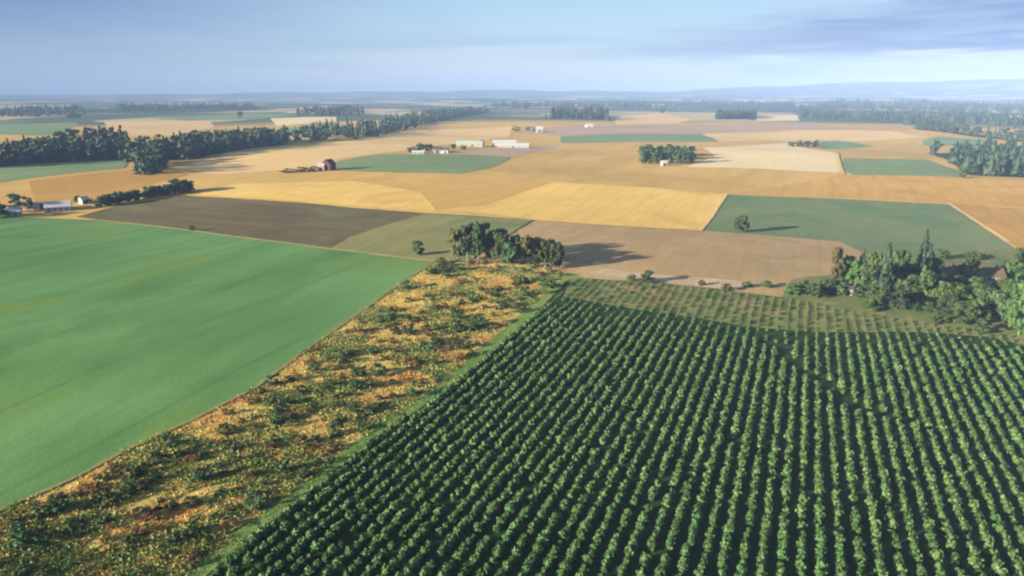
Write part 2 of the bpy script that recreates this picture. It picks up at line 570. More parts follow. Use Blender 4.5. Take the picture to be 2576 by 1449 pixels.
b = MB()
v, q, na = polar(RAD, ANG, True)
c = len(v)
v = np.concatenate([v, [[0, 0, ground(0, 0)]]])
b.add(v, q, [(c, (k + 1) % na, k) for k in range(na)])
g_o = tag(link('ground', b.mesh('ground', M['ground'])), kind='structure')
for p_ in g_o.data.polygons:
    p_.use_smooth = True
b = MB()
v, q, _ = polar(np.geomspace(8950, 15500, 60), np.arange(-70, 70.1, 0.4), False)
v[:, 2] += 0.5
b.add(v, q)
M['hill'] = field_mat('wooded_hills', (0.035, 0.055, 0.035), (0.06, 0.085, 0.05), (0.22, 0.20, 0.11), streak=(0.001, 0.002), patch=0.0012, grain=0.01, bump=0)
tag(link('hills', b.mesh('hills', M['hill'])), kind='structure')

# polar points reused inside the field sheets so that they follow the ground closely
_a = np.radians(np.arange(-64, 64, 0.6))
_r = RAD[RAD < 5200]
GP = np.stack([(_r[:, None] * np.sin(_a)).ravel(), (_r[:, None] * np.cos(_a)).ravel()], 1)


def inside(P, poly):
    P = np.asarray(P)
    x, y = P[:, 0], P[:, 1]
    res = np.zeros(len(P), bool)
    n = len(poly)
    for i in range(n):
        x1, y1 = poly[i]
        x2, y2 = poly[(i + 1) % n]
        cnd = (y1 > y) != (y2 > y)
        with np.errstate(divide='ignore', invalid='ignore'):
            xi = (x2 - x1) * (y - y1) / (y2 - y1 + 1e-12) + x1
        res ^= cnd & (x < xi)
    return res


def refine(pts, closed=True):
    out = []
    n = len(pts)
    for i in range(n if closed else n - 1):
        p, q_ = np.array(pts[i]), np.array(pts[(i + 1) % n])
        step = max(4.0, 0.02 * min(np.hypot(*p), np.hypot(*q_)))
        k = max(1, int(np.hypot(*(q_ - p)) / step))
        for s in range(k):
            out.append(p + (q_ - p) * s / k)
    if not closed:
        out.append(np.array(pts[-1]))
    return np.array(out)


def sheet(name, world_poly, mat, layer, wobble=0.0):
    bd = refine(world_poly)
    if wobble:
        bd = bd + rng.normal(0, wobble, bd.shape)
    mn, mx = bd.min(0), bd.max(0)
    cand = GP[(GP > mn).all(1) & (GP < mx).all(1)]
    cand = cand[inside(cand, bd)] if len(cand) else cand
    if len(cand):
        d = np.min(np.hypot(cand[:, None, 0] - bd[None, :, 0], cand[:, None, 1] - bd[None, :, 1]), axis=1)
        cand = cand[d > 1.0]
    nb = len(bd)
    pts = [Vector(p) for p in np.concatenate([bd, cand])]
    res = delaunay_2d_cdt(pts, [(i, (i + 1) % nb) for i in range(nb)], [], 1, 0.01)
    P = np.array([p[:] for p in res[0]])
    r = np.hypot(P[:, 0], P[:, 1])
    z = height(P[:, 0], P[:, 1]) + layer * (0.035 + 0.00012 * r)
    tris = np.array([f for f in res[2] if len(f) == 3])
    e1 = P[tris[:, 1]] - P[tris[:, 0]]
    e2 = P[tris[:, 2]] - P[tris[:, 0]]
    flip = (e1[:, 0] * e2[:, 1] - e1[:, 1] * e2[:, 0]) < 0
    tris[flip] = tris[flip][:, ::-1]
    b_ = MB()
    b_.add(np.column_stack([P, z]), tris=tris)
    o = link(name, b_.mesh(name, mat))
    for p_ in o.data.polygons:
        p_.use_smooth = True
    return tag(o, kind='structure')


def W(*uv):
    return [V(u, v_) for u, v_ in uv]


GREEN_EDGE = [(1092, 659), (1020, 705), (900, 790), (760, 888), (640, 978), (480, 1060), (330, 1128), (180, 1208), (0, 1285), (-320, 1425)]
VERGE_L = [(1418, 700), (1250, 842), (1090, 975), (910, 1102), (750, 1222), (580, 1350), (470, 1440), (330, 1560)]
CROP_L = [(1432, 703), (1290, 848), (1120, 982), (950, 1106), (790, 1232), (640, 1345), (520, 1449), (390, 1570)]
CROP_TOP = [(1423, 748), (1581, 777), (1749, 801), (1892, 826), (2074, 838), (2300, 837), (2491, 850), (2700, 905)]

sheet('field', W(*GREEN_EDGE, (-900, 1425), (-900, 480), (-300, 505), (0, 543), (250, 556), (500, 584), (800, 624)), M['green'], 2)
sheet('field', W((190, 546), (300, 515), (470, 491), (600, 500), (800, 514), (950, 526), (1070, 537), (960, 570), (880, 596), (830, 626), (500, 583), (250, 553)), M['brown'], 1, 0.8)
sheet('field', W((1070, 537), (1330, 553), (1270, 590), (1180, 648), (1120, 668), (1090, 660), (830, 626), (880, 596), (960, 570)), M['olive'], 1, 0.4)
sheet('field', W((1335, 555), (1760, 581), (2110, 606), (2600, 640), (2700, 740), (2100, 770), (1990, 758), (1800, 733), (1440, 704), (1180, 668), (1190, 645), (1275, 590)), M['tan'], 1, 0.4)
sheet('field', W((1830, 490), (2100, 500), (2390, 515), (2520, 605), (2640, 680), (2300, 690), (2110, 608), (1762, 580)), M['greygreen'], 2, 0.3)
sheet('field', W((2395, 513), (2800, 540), (2900, 720), (2660, 690), (2535, 607)), M['gold_orange'], 3)
sheet('field', W((1110, 527), (1330, 551), (1760, 579), (1826, 489), (1600, 470), (1390, 459), (1215, 518)), M['gold_bright'], 2, 0.5)
sheet('field', W((1055, 482), (1110, 526), (1215, 517), (1390, 458), (1250, 466)), M['gold_shade'], 1, 0.5)  # triangle of relief shade painted as darker gold
sheet('field', W((490, 489), (700, 502), (950, 522), (1105, 535), (1060, 484), (880, 455), (600, 462)), M['gold_bright'], 1, 0.5)
sheet('field', W((1840, 488), (2110, 440), (2430, 447), (2700, 470), (2800, 535), (2395, 511), (2100, 498)), M['gold_warm'], 1, 0.5)
sheet('field', W((836, 428), (851, 405), (956, 388), (1160, 388), (1288, 395), (1225, 424), (1160, 437), (1000, 434)), M['green_mid'], 2, 0.5)
sheet('field', W((999, 386), (1160, 384), (1300, 372), (1410, 363), (1330, 385), (1290, 397), (1160, 390)), M['pink'], 1)
sheet('field', W((1408, 342), (1560, 337), (1763, 336), (1810, 357), (1600, 357), (1413, 360)), M['green_mid'], 1, 0.5)
sheet('field', W((1770, 337), (2000, 328), (2240, 330), (2340, 345), (2230, 352), (2000, 356), (1810, 356)), M['gold_pale'], 1)
sheet('field', W((1290, 335), (1400, 318), (1760, 314), (2010, 311), (2230, 328), (1990, 327), (1763, 335), (1400, 341)), M['pink'], 1)
sheet('field', W((1765, 372), (1990, 360), (2105, 385), (2113, 435), (1900, 425), (1725, 421), (1800, 392)), M['cream'], 2, 0.5)
sheet('field', W((2062, 354), (2120, 353), (2200, 368), (2107, 376), (2062, 375)), M['green_far'], 1)
sheet('field', W((2120, 398), (2332, 401), (2420, 432), (2423, 446), (2147, 441), (2126, 430)), M['green_mid'], 1, 0.5)
sheet('field', W((2322, 354), (2357, 343), (2480, 352), (2460, 368), (2322, 366)), M['green_far'], 1)
sheet('field', W((-300, 425), (0, 416), (326, 404), (312, 423), (75, 448), (-20, 462), (-300, 465)), M['green_far'], 2)
sheet('field', W((72, 456), (318, 428), (420, 420), (480, 440), (262, 504), (90, 515)), M['gold_orange'], 1)
sheet('field', W((430, 420), (560, 390), (640, 376), (906, 352), (1020, 327), (1290, 318), (1280, 345), (1000, 381), (840, 402), (800, 416), (680, 431), (560, 440)), M['gold_pale'], 1)
sheet('field', W((262, 308), (525, 302), (540, 319), (425, 344), (287, 345)), M['gold_pale'], 1)
sheet('field', W((-300, 318), (0, 313), (200, 309), (150, 342), (0, 338), (-300, 345)), M['green_far'], 1)
sheet('field', W((680, 298), (846, 294), (846, 306), (695, 317)), M['cream'], 1)
sheet('field', W((700, 324), (831, 306), (852, 314), (760, 340), (690, 345)), M['green_far'], 1)
sheet('field', W((1544, 305), (1560, 294), (1670, 284), (1740, 302), (1700, 312), (1550, 314)), M['gold_pale'], 1)
sheet('field', W((1905, 292), (2005, 290), (2012, 304), (1900, 305)), M['cream'], 1)
sheet('field', W((380, 298), (640, 285), (760, 290), (640, 300), (480, 304)), M['green_far'], 1)
# foreground right: crop ground, weedy headland, verge, scrub strip, sandy patches, yards
crop_poly = W(*CROP_L[::-1]) + W((1415, 748)) + W(*CROP_TOP[1:]) + [(150, 130), (110, 60), (-45, 55)]
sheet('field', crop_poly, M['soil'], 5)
sheet('field', W((1440, 698), (1500, 703), (1650, 712), (1800, 728), (1990, 752), (2250, 800), (2480, 835), (2800, 870), (2700, 925), (2491, 860), (2300, 846), (2074, 846), (1892, 835), (1749, 810), (1581, 786), (1412, 756)), M['weedy'], 4)
sheet('path', W((1425, 686), (1470, 700), *CROP_L[1:]) [:99] + W(*VERGE_L[::-1]), M['verge'], 3)
sheet('field', W(*GREEN_EDGE[::-1]) + W((1160, 655), (1300, 668), (1418, 682), *VERGE_L) + [(-80, 45), (-150, 60)], M['scrub'], 1)
sheet('path', W((1478, 688), (1520, 676), (1640, 690), (1740, 697), (1850, 706), (1895, 720), (1820, 727), (1700, 714), (1600, 702)), M['sand'], 2, 0.3)
sheet('field', W((1960, 745), (2000, 700), (2110, 690), (2300, 650), (2480, 625), (2700, 660), (2900, 860), (2700, 880), (2480, 838), (2250, 803)), M['lawn'], 3, 0.4)


def strip(name, uv, width, mat, layer):
    p = refine(W(*uv), closed=False)
    d = np.gradient(p, axis=0)
    d /= np.linalg.norm(d, axis=1)[:, None]
    n = np.stack([-d[:, 1], d[:, 0]], 1) * width / 2
    n *= (1 + rng.normal(0, 0.15, len(n)))[:, None]
    P = np.concatenate([p + n, p - n])
    r = np.hypot(P[:, 0], P[:, 1])
    z = height(P[:, 0], P[:, 1]) + layer * (0.035 + 0.00012 * r)
    k = len(p)
    b_ = MB()
    b_.add(np.column_stack([P, z]), [(i, i + k, i + k + 1, i + 1) for i in range(k - 1)])
    return tag(link(name, b_.mesh(name, mat)), kind='structure')


strip('path', GREEN_EDGE, 1.1, M['olive'], 6)
strip('path', [(-200, 525), (0, 543), (250, 556), (500, 584), (800, 624), (1092, 659)], 2.4, M['weedyline'], 6)
strip('path', [(470, 491), (800, 514), (1070, 537), (1330, 553), (1760, 581)], 2.2, M['gold_bright'], 5)
strip('path', [(1335, 553), (1270, 592), (1180, 650)], 4.0, M['olive'], 5)
strip('path', [(1760, 582), (1828, 489)], 2.6, M['gold_pale'], 5)
strip('path', [(2385, 512), (2535, 608)], 2.4, M['gold_pale'], 6)
strip('path', [(2104, 386), (2120, 438)], 3.5, M['gold_pale'], 5)

# ------------------------------------------------------------------ crop rows
dvec = np.array([math.sin(ROW_AZ), math.cos(ROW_AZ)])
nvec = np.array([math.cos(ROW_AZ), -math.sin(ROW_AZ)])
ROW_GAP, PLANT_GAP = 3.0, 2.0


def crop_plant(g, n, size, sub):
    b_ = MB()
    w_, h_ = 0.72, 0.84
    blob(b_, (0, 0, h_ * 0.92), (w_ * 0.80, w_ * 0.80, h_ * 0.88), g, sub, 0.12)
    lump_leaves(b_, (0, 0, h_ * 0.95), (w_, w_, h_ * 0.98), n, size, g, 0, -0.5)
    return b_


cw = np.array(crop_poly)
A = cw @ dvec
N_ = cw @ nvec
gap_line = refine(W((1945, 842), (1958, 870), (2003, 925), (2075, 968), (2138, 1022), (2215, 1052), (2300, 1068)), closed=False)
thin_spot = np.array(V(2085, 925))
plants = []
for k in np.arange(math.floor(N_.min() / ROW_GAP), math.ceil(N_.max() / ROW_GAP) + 1):
    s = np.arange(A.min(), A.max(), PLANT_GAP) + rng.uniform(0, PLANT_GAP)
    s = s + rng.normal(0, 0.22, len(s))
    o = k * ROW_GAP + rng.normal(0, 0.10, len(s))
    plants.append(s[:, None] * dvec + o[:, None] * nvec)
plants = np.concatenate(plants)
plants = plants[inside(plants, crop_poly)]
dg = np.min(np.hypot(plants[:, None, 0] - gap_line[None, :, 0], plants[:, None, 1] - gap_line[None, :, 1]), axis=1)
keep = (dg > 2.3) & (rng.uniform(0, 1, len(plants)) > 0.018)
plants = plants[keep]
psc = rng.normal(1.0, 0.15, len(plants)).clip(0.7, 1.3)
psc *= 1 - 0.35 * np.exp(-(np.hypot(*(plants - thin_spot).T) / 7.0) ** 2)
top_line = refine(W(*CROP_TOP), closed=False)
dtop = np.min(np.hypot(plants[:, None, 0] - top_line[None, :, 0], plants[:, None, 1] - top_line[None, :, 1]), axis=1)
edge = sstep(dtop + rng.normal(0, 4, len(plants)), 0, 26)
psc *= 0.55 + 0.45 * edge
ok_ = rng.uniform(0, 1, len(plants)) < 0.72 + 0.28 * edge
plants, psc = plants[ok_], psc[ok_]
pz = height(plants[:, 0], plants[:, 1])
rel = np.column_stack([plants, pz + 1.0 - CAM_Z])
fw = rel[:, 1] * math.cos(PITCH) - rel[:, 2] * math.sin(PITCH)
up = rel[:, 1] * math.sin(PITCH) + rel[:, 2] * math.cos(PITCH)
vis = (np.abs(rel[:, 0] / fw * FPX) < 505) & (np.abs(up / fw * FPX) < 281)
order = np.argsort(np.where(vis, np.linalg.norm(rel, axis=1), 1e9))
near = order[:300]
rest = np.setdiff1d(np.arange(len(plants)), near)
print('plants', len(plants))

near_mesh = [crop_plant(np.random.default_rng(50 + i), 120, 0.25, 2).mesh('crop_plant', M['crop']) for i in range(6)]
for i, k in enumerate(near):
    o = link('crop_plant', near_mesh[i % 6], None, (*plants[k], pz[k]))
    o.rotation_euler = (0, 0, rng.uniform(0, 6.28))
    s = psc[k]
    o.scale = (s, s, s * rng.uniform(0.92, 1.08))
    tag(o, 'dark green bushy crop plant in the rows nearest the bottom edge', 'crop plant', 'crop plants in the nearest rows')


def scatter(name, protos, P, Z, S, mat, g, zs=None):
    """one mesh out of many turned and scaled copies of a few shapes"""
    b_ = MB()
    ids = g.integers(0, len(protos), len(P))
    rot = g.uniform(0, 2 * math.pi, len(P))
    if zs is None:
        zs = np.ones(len(P))
    for i, pb in enumerate(protos):
        sel = np.where(ids == i)[0]
        if not len(sel):
            continue
        v0 = np.concatenate(pb.v)
        c_, s_ = np.cos(rot[sel])[:, None], np.sin(rot[sel])[:, None]
        sc_ = S[sel][:, None]
        X = (v0[None, :, 0] * c_ - v0[None, :, 1] * s_) * sc_ + P[sel, 0][:, None]
        Y = (v0[None, :, 0] * s_ + v0[None, :, 1] * c_) * sc_ + P[sel, 1][:, None]
        Zz = v0[None, :, 2] * sc_ * zs[sel][:, None] + Z[sel][:, None]
        vv = np.stack([X, Y, Zz], -1).reshape(-1, 3)
        off = (np.arange(len(sel)) * len(v0))[:, None, None]
        first = True
        for lst, kk in ((pb.q, 'q'), (pb.t, 't')):
            for f, m_ in lst:
                F = (f[None] + off).reshape(-1, f.shape[1])
                if first:
                    b_.add(vv, **({'quads': F} if kk == 'q' else {'tris': F}), mat=m_)
                    first = False
                else:
                    tgt = b_.q if kk == 'q' else b_.t
                    tgt.append((F + b_.n - len(vv), m_))
    return link(name, b_.mesh(name, mat))


rest_proto = [crop_plant(np.random.default_rng(80 + i), 30, 0.34, 1) for i in range(8)]
o = scatter('crop_rows', rest_proto, plants[rest], pz[rest], psc[rest], M['crop'], rng)
tag(o, 'long straight rows of dark green bushy crop running up the slope', 'crop rows', None, 'stuff')

# thinner, younger rows on the weedy ground beyond
yp = W((1445, 700), (1500, 705), (1650, 714), (1800, 730), (1990, 755), (2250, 804), (2480, 840), (2700, 880)) + W(*CROP_TOP[::-1])
yp = np.array(yp)
A2, N2 = yp @ dvec, yp @ nvec
young = []
for k in np.arange(math.floor(N2.min() / ROW_GAP), math.ceil(N2.max() / ROW_GAP) + 1):
    s = np.arange(A2.min(), A2.max(), 1.5)
    s = s + rng.normal(0, 0.3, len(s))
    young.append(s[:, None] * dvec + (k * ROW_GAP + rng.normal(0, 0.12, len(s)))[:, None] * nvec)
young = np.concatenate(young)
young = young[inside(young, yp)]
young = young[rng.uniform(0, 1, len(young)) > 0.12]
o = scatter('young_crop_rows', rest_proto, young, height(young[:, 0], young[:, 1]), rng.uniform(0.36, 0.70, len(young)), M['crop_young'], rng)
tag(o, 'faint rows of small pale crop plants on the weedy ground', 'crop rows', None, 'stuff')

# ------------------------------------------------------------------ grass tufts of the scrub strip and the verge


def tuft(g, n, spread, hgt, wid):
    b_ = MB()
    for _ in range(n):
        a = g.uniform(0, 6.28)
        r0 = spread * math.sqrt(g.uniform(0, 1))
        p = np.array([r0 * math.cos(a), r0 * math.sin(a), 0])
        ln = np.array([g.normal(0, 0.35), g.normal(0, 0.35), 1.0]) * hgt * g.uniform(0.5, 1.2)
        s_ = np.array([math.sin(a * 3), math.cos(a * 3), 0]) * wid
        b_.add([p - s_, p + s_, p + ln + s_ * 0.4, p + ln - s_ * 0.4], [(0, 1, 2, 3)])
    return b_


def sample_poly(poly, n, g):
    poly = np.array(poly)
    mn, mx = poly.min(0), poly.max(0)
    out = np.zeros((0, 2))
    while len(out) < n:
        c_ = g.uniform(mn, mx, (n * 3, 2))
        out = np.concatenate([out, c_[inside(c_, poly)]])
    return out[:n]


scrub_poly = W(*GREEN_EDGE[::-1]) + W((1160, 655), (1300, 668), (1418, 682), *VERGE_L) + [(-80, 45), (-110, 60)]
tp = [tuft(np.random.default_rng(20 + i), 9, 0.9, 0.36, 0.19) for i in range(6)]
P = sample_poly(scrub_poly, 11000, rng)
o = scatter('dry_grass', tp, P, height(P[:, 0], P[:, 1]), rng.uniform(0.5, 1.3, len(P)), M['straw'], rng)
tag(o, 'straw and rust coloured dry grass on the wild strip between two green fields', 'grass', None, 'stuff')
wp = [tuft(np.random.default_rng(40 + i), 20, 1.3, 0.45, 0.36) for i in range(6)]
P = sample_poly(scrub_poly, 10000, rng)
fld = np.sin(P[:, 0] * 0.21 + 1.3 * np.sin(P[:, 1] * 0.13)) + np.sin(P[:, 1] * 0.17 + P[:, 0] * 0.08 + 2) + rng.normal(0, 0.55, len(P))
P = P[fld > 0.30 - 1.2 * np.clip((190 - P[:, 1]) / 110, 0, 1)]
o = scatter('green_weeds', wp, P, height(P[:, 0], P[:, 1]), rng.uniform(0.5, 1.25, len(P)), M['weed'], rng)
tag(o, 'patches of low green weeds among the dry grass of the wild strip', 'weeds', None, 'stuff')
verge_poly = W(*CROP_L) + W(*VERGE_L[::-1])
P = sample_poly(verge_poly, 3500, rng)
o = scatter('verge_grass', tp, P, height(P[:, 0], P[:, 1]), rng.uniform(0.4, 0.9, len(P)), M['vergeblade'], rng)
tag(o, 'bright green grass verge along the first crop row', 'grass', None, 'stuff')

P = sample_poly([tuple(p) for p in yp], 4200, rng)
o = scatter('weedy_grass', tp, P, height(P[:, 0], P[:, 1]), rng.uniform(0.4, 1.0, len(P)), M['weedyblade'], rng)
tag(o, 'mixed green and straw weeds between the faint young rows', 'weeds', None, 'stuff')

# ------------------------------------------------------------------ trees and shrubs (unit height, unit width)


def crown_round(g, n_lumps, n_leaf, size, z0=0.28, sub=1, shape=1.0):
    b_ = MB()
    for i in range(n_lumps):
        t_ = g.uniform(0, 1)
        z = z0 + (0.97 - z0) * t_ * 0.9 + 0.04
        env = math.sin(math.pi * min(max((z - z0) / (1.02 - z0) * 0.86 + 0.12, 0), 1)) ** shape
        a = g.uniform(0, 6.28)
        rr = 0.40 * env * math.sqrt(g.uniform(0.05, 1))
        lr = g.uniform(0.075, 0.15)
        lz = lr * g.uniform(0.6, 0.95)
        c_ = (rr * math.cos(a), rr * math.sin(a), min(z, 0.99 - lz))
        blob(b_, c_, (lr * .86, lr * .86, lz * .86), g, sub, 0.16)
        lump_leaves(b_, c_, (lr * 1.06, lr * 1.06, lz * 1.06), n_leaf, size, g, 0, -0.8)
    return b_


def crown_conifer(g, tiers, per, size, z0=0.10, sub=1):
    b_ = MB()
    for i in range(tiers):
        t_ = i / (tiers - 1)
        z = z0 + (0.96 - z0) * t_
        rad = 0.5 * (1 - t_) ** 0.8 * g.uniform(0.78, 1.12) + 0.02
        n = max(3, int(per * (1 - 0.7 * t_)))
        for k in range(n):
            a = 6.28 * (k + g.uniform(-0.4, 0.4)) / n + i
            L = rad * g.uniform(0.65, 1.1)
            for s in (0.45, 0.8, 1.0):
                p = np.array([[L * s * math.cos(a), L * s * math.sin(a), z - 0.10 * L * s - 0.015 * g.uniform(0, 1)]])
                leaves(b_, p + g.normal(0, 0.012, (1, 3)), np.array([[math.cos(a) * .6, math.sin(a) * .6, 0.7]]), size * (1.25 - 0.4 * t_), g, 0, 1.0)
    # dense inner cone
    seg = 9
    for i in range(6):
        t0, t1 = i / 6, (i + 1) / 6
        r0, r1 = 0.34 * (1 - t0) + .01, 0.34 * (1 - t1) + 0.006
        th = np.arange(seg) * 2 * math.pi / seg
        k0, k1 = r0 * (1 + g.normal(0, .12, seg)), r1 * (1 + g.normal(0, .12, seg))
        va = np.stack([np.cos(th) * k0, np.sin(th) * k0, np.full(seg, z0 + (0.97 - z0) * t0)], 1)
        vb = np.stack([np.cos(th) * k1, np.sin(th) * k1, np.full(seg, z0 + (0.97 - z0) * t1)], 1)
        b_.add(np.concatenate([va, vb]), [(j, (j + 1) % seg, seg + (j + 1) % seg, seg + j) for j in range(seg)])
    return b_


def trunk_mesh(g, top, r=0.035, limbs=5, mat=0, b_=None, fork=0.5):
    b_ = b_ or MB()
    tube(b_, (0, 0, -0.03), (0.01, 0, top * fork), r * 1.25, r * 0.85, 7, mat)
    tube(b_, (0.01, 0, top * fork), (0.0, 0.01, top), r * 0.85, r * 0.3, 6, mat)
    for i in range(limbs):
        a = i * 2.4 + g.uniform(-0.4, 0.4)
        z = top * g.uniform(fork * 0.9, 0.85)
        tube(b_, (0, 0, z), (0.27 * math.cos(a), 0.27 * math.sin(a), z + g.uniform(0.10, 0.2)), r * 0.5, r * 0.15, 5, mat)
    return b_


def make_kind(kind, seed, detail):
    """detail 2 = near (parts), 1 = mid, 0 = far.  Returns (crown MB, trunk MB, leaf material, bark material)"""
    g = np.random.default_rng(seed)
    nl = {2: 40, 1: 20, 0: 8}[detail]
    sz = {2: 0.042, 1: 0.058, 0: 0.085}[detail]
    if kind == 'conifer':
        c_ = crown_conifer(g, {2: 20, 1: 13, 0: 8}[detail], {2: 15, 1: 10, 0: 6}[detail], {2: 0.062, 1: 0.085, 0: 0.12}[detail])
        return c_, trunk_mesh(g, 0.9, 0.028, 0, fork=0.5), M['conifer'], M['bark']
    if kind == 'tall':            # high crown on bare trunks
        c_ = crown_round(g, {2: 40, 1: 22, 0: 12}[detail], nl, sz, 0.20, 1, 0.45)
        return c_, trunk_mesh(g, 0.75, 0.035, 6, fork=0.55), M['broad'], M['palebark']
    if kind == 'column':          # upright, leafy to the ground
        c_ = crown_round(g, {2: 44, 1: 22, 0: 12}[detail], nl, sz, 0.05, 1, 0.55)
        return c_, trunk_mesh(g, 0.7, 0.03, 4, fork=0.2), M['bright'], M['bark']
    if kind == 'bush':
        c_ = crown_round(g, {2: 30, 1: 16, 0: 9}[detail], nl, sz * 1.15, 0.0, 1, 0.5)
        return c_, trunk_mesh(g, 0.5, 0.02, 5, fork=0.15), M['bright'], M['bark']
    c_ = crown_round(g, {2: 48, 1: 26, 0: 13}[detail], nl, sz, 0.10, 1, 0.6)
    return c_, trunk_mesh(g, 0.7, 0.035, 6, fork=0.35), M['broad'], M['bark']


_proto = {}
NVAR = 4


def tree(name, kind, leaf, x, y, h, wd, label, cat='tree', group=None, detail=2, z=None, sink=0.0):
    """a tree standing at x, y; near ones are an Empty with trunk and crown, far ones one mesh"""
    z = ground(x, y) if z is None else z
    k = (kind, leaf, detail, int(rng.integers(0, NVAR)))
    if k not in _proto:
        c_, t_, lm, bk = make_kind(kind, 100 + sum(map(ord, kind)) % 7 + k[3] * 13 + 3 * len(kind), detail)
        lm = M[leaf] if leaf else lm
        if detail == 2:
            _proto[k] = (c_.mesh('crown', lm), t_.mesh('trunk', bk))
        else:
            for f, _m in t_.q:
                c_.q.append((f + c_.n, 1))
            c_.v.append(np.concatenate(t_.v))
            c_.n += t_.n
            _proto[k] = (c_.mesh(name, [lm, bk]),)
    ms = _proto[k]
    if detail == 2:
        o_ = thing(name, label, cat, (x, y, z - sink), rng.uniform(0, 6.28), group)
        link('crown', ms[0], o_)
        link('trunk', ms[1], o_)
    else:
        o_ = link(name, ms[0], None, (x, y, z - sink))
        o_.rotation_euler = (0, 0, rng.uniform(0, 6.28))
        tag(o_, label, cat, group)
    o_.scale = (wd, wd, h)
    return o_


def tree_uv(name, kind, leaf, u, vb, vt, wu, label, cat='tree', group=None, detail=2):
    x, y, z, h, wd = stand(u, vb, vt, wu)
    return tree(name, kind, leaf, x, y, h, wd, label, cat, group, detail, z)


# shrubs of the scrub strip
g5 = np.random.default_rng(5)
SP = sample_poly(scrub_poly, 5000, g5)
SP = SP[(SP[:, 1] > 62) & (g5.uniform(0, 1, len(SP)) < (95.0 / np.maximum(np.hypot(SP[:, 0], SP[:, 1]), 95.0)) ** 1.8)]
edge_l = refine(W(*GREEN_EDGE), closed=False)
chosen = []
for p in SP:
    rr = math.hypot(*p)
    if np.min(np.hypot(edge_l[:, 0] - p[0], edge_l[:, 1] - p[1])) < 3.6:
        continue
    if all(np.hypot(*(p - c_)) > 1.5 * (rr / 110) ** 0.8 for c_ in chosen):
        chosen.append(p)
    if len(chosen) >= 340:
        break
for i, p in enumerate(chosen):
    t_ = rng.uniform()
    wd = rng.uniform(1.5, 4.4) * (math.hypot(*p) / 120) ** 0.55
    if t_ < 0.56:
        tree('shrub', 'bush', 'shrub', *p, wd * rng.uniform(0.5, 0.78), wd, 'low dark green shrub on the dry grass strip between two green fields', 'shrub', 'dark shrubs on the dry grass strip', 1, sink=0.1)
    elif t_ < 0.78:
        tree('bramble', 'bush', 'rust', *p, wd * rng.uniform(0.3, 0.45), wd * 0.9, 'low rust brown bramble on the dry grass strip between two green fields', 'bramble', 'rusty brambles on the dry grass strip', 1, sink=0.1)
    else:
        tree('low_bush', 'bush', 'oliveleaf', *p, wd * rng.uniform(0.4, 0.6), wd, 'low olive bush on the dry grass strip between two green fields', 'bush', 'olive bushes on the dry grass strip', 1, sink=0.1)

# clump of tall trees at the head of the strip
CL = 'clump by the dry grass strip'
for u, vb, vt, wu, kd, lf, lab in [
    (1152, 656, 580, 48, 'tall', 'oliveleaf', 'broad olive green tree at the left end of the ' + CL),
    (1176, 660, 572, 44, 'tall', 'broad', 'dark second tree from the left in the ' + CL),
    (1205, 662, 560, 40, 'tall', 'broad', 'tallest pale trunked tree of the ' + CL),
    (1222, 652, 564, 32, 'tall', 'broad', 'slim tree just behind the tallest tree of the ' + CL),
    (1243, 658, 584, 44, 'round', 'broad', 'dark round tree right of the tallest tree in the ' + CL),
    (1262, 664, 590, 40, 'round', 'broad', 'very dark tree in the middle of the ' + CL),
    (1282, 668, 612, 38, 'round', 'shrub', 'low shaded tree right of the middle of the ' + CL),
    (1320, 664, 596, 46, 'tall', 'oliveleaf', 'olive brown open tree right of the gap in the ' + CL),
    (1344, 662, 600, 34, 'tall', 'oliveleaf', 'small brownish tree with bare stem in the ' + CL),
    (1372, 672, 610, 40, 'tall', 'broad', 'second tree from the right end of the ' + CL),
    (1398, 676, 612, 38, 'round', 'broad', 'dark tree at the right end of the ' + CL),
    (1190, 650, 566, 40, 'tall', 'broad', 'tree at the back between the left end and the tallest tree of the clump'),
    (1258, 648, 578, 44, 'tall', 'broad', 'tree at the back right of the tallest tree of the clump'),
    (1358, 656, 604, 40, 'round', 'broad', 'dark tree at the back of the right part of the clump'),
    (1385, 662, 606, 40, 'round', 'broad', 'round tree at the back near the right end of the clump'),
    (1300, 660, 594, 40, 'tall', 'broad', 'upright tree filling the middle of the clump left of the olive brown open tree'),
    (1300, 650, 610, 40, 'round', 'oliveleaf', 'pale low tree seen through the gap in the ' + CL),
]:
    tree_uv('broadleaf_tree', kd, lf, u, vb, vt - 5, wu * 1.12, lab, group='trees of the clump by the scrub strip')
tree_uv('broadleaf_tree', 'round', 'shrub', 1052, 641, 606, 36, 'small round dark tree alone on the olive field left of the clump')
tree_uv('broadleaf_tree', 'round', 'broad', 1866, 584, 541, 42, 'lone round dark tree casting a long shadow on the grey green field')
tree_uv('shrub', 'bush', 'shrub', 484, 581, 566, 20, 'single dark shrub on the edge between brown soil and green field', 'shrub')
tree_uv('shrub', 'bush', 'broad', 1630, 711, 682, 42, 'round green bush at the far end of the crop rows with a dark shadow', 'shrub')
tree_uv('shrub', 'bush', 'oliveleaf', 1588, 708, 690, 28, 'yellowish small bush left of the round green bush at the rows end', 'shrub')
tree_uv('shrub', 'bush', 'oliveleaf', 1826, 731, 712, 30, 'yellow olive bush on the pale sandy patch by the crop', 'shrub')
tree_uv('shrub', 'bush', 'oliveleaf', 1765, 718, 704, 22, 'small olive bush beside the pale sandy patch', 'shrub')

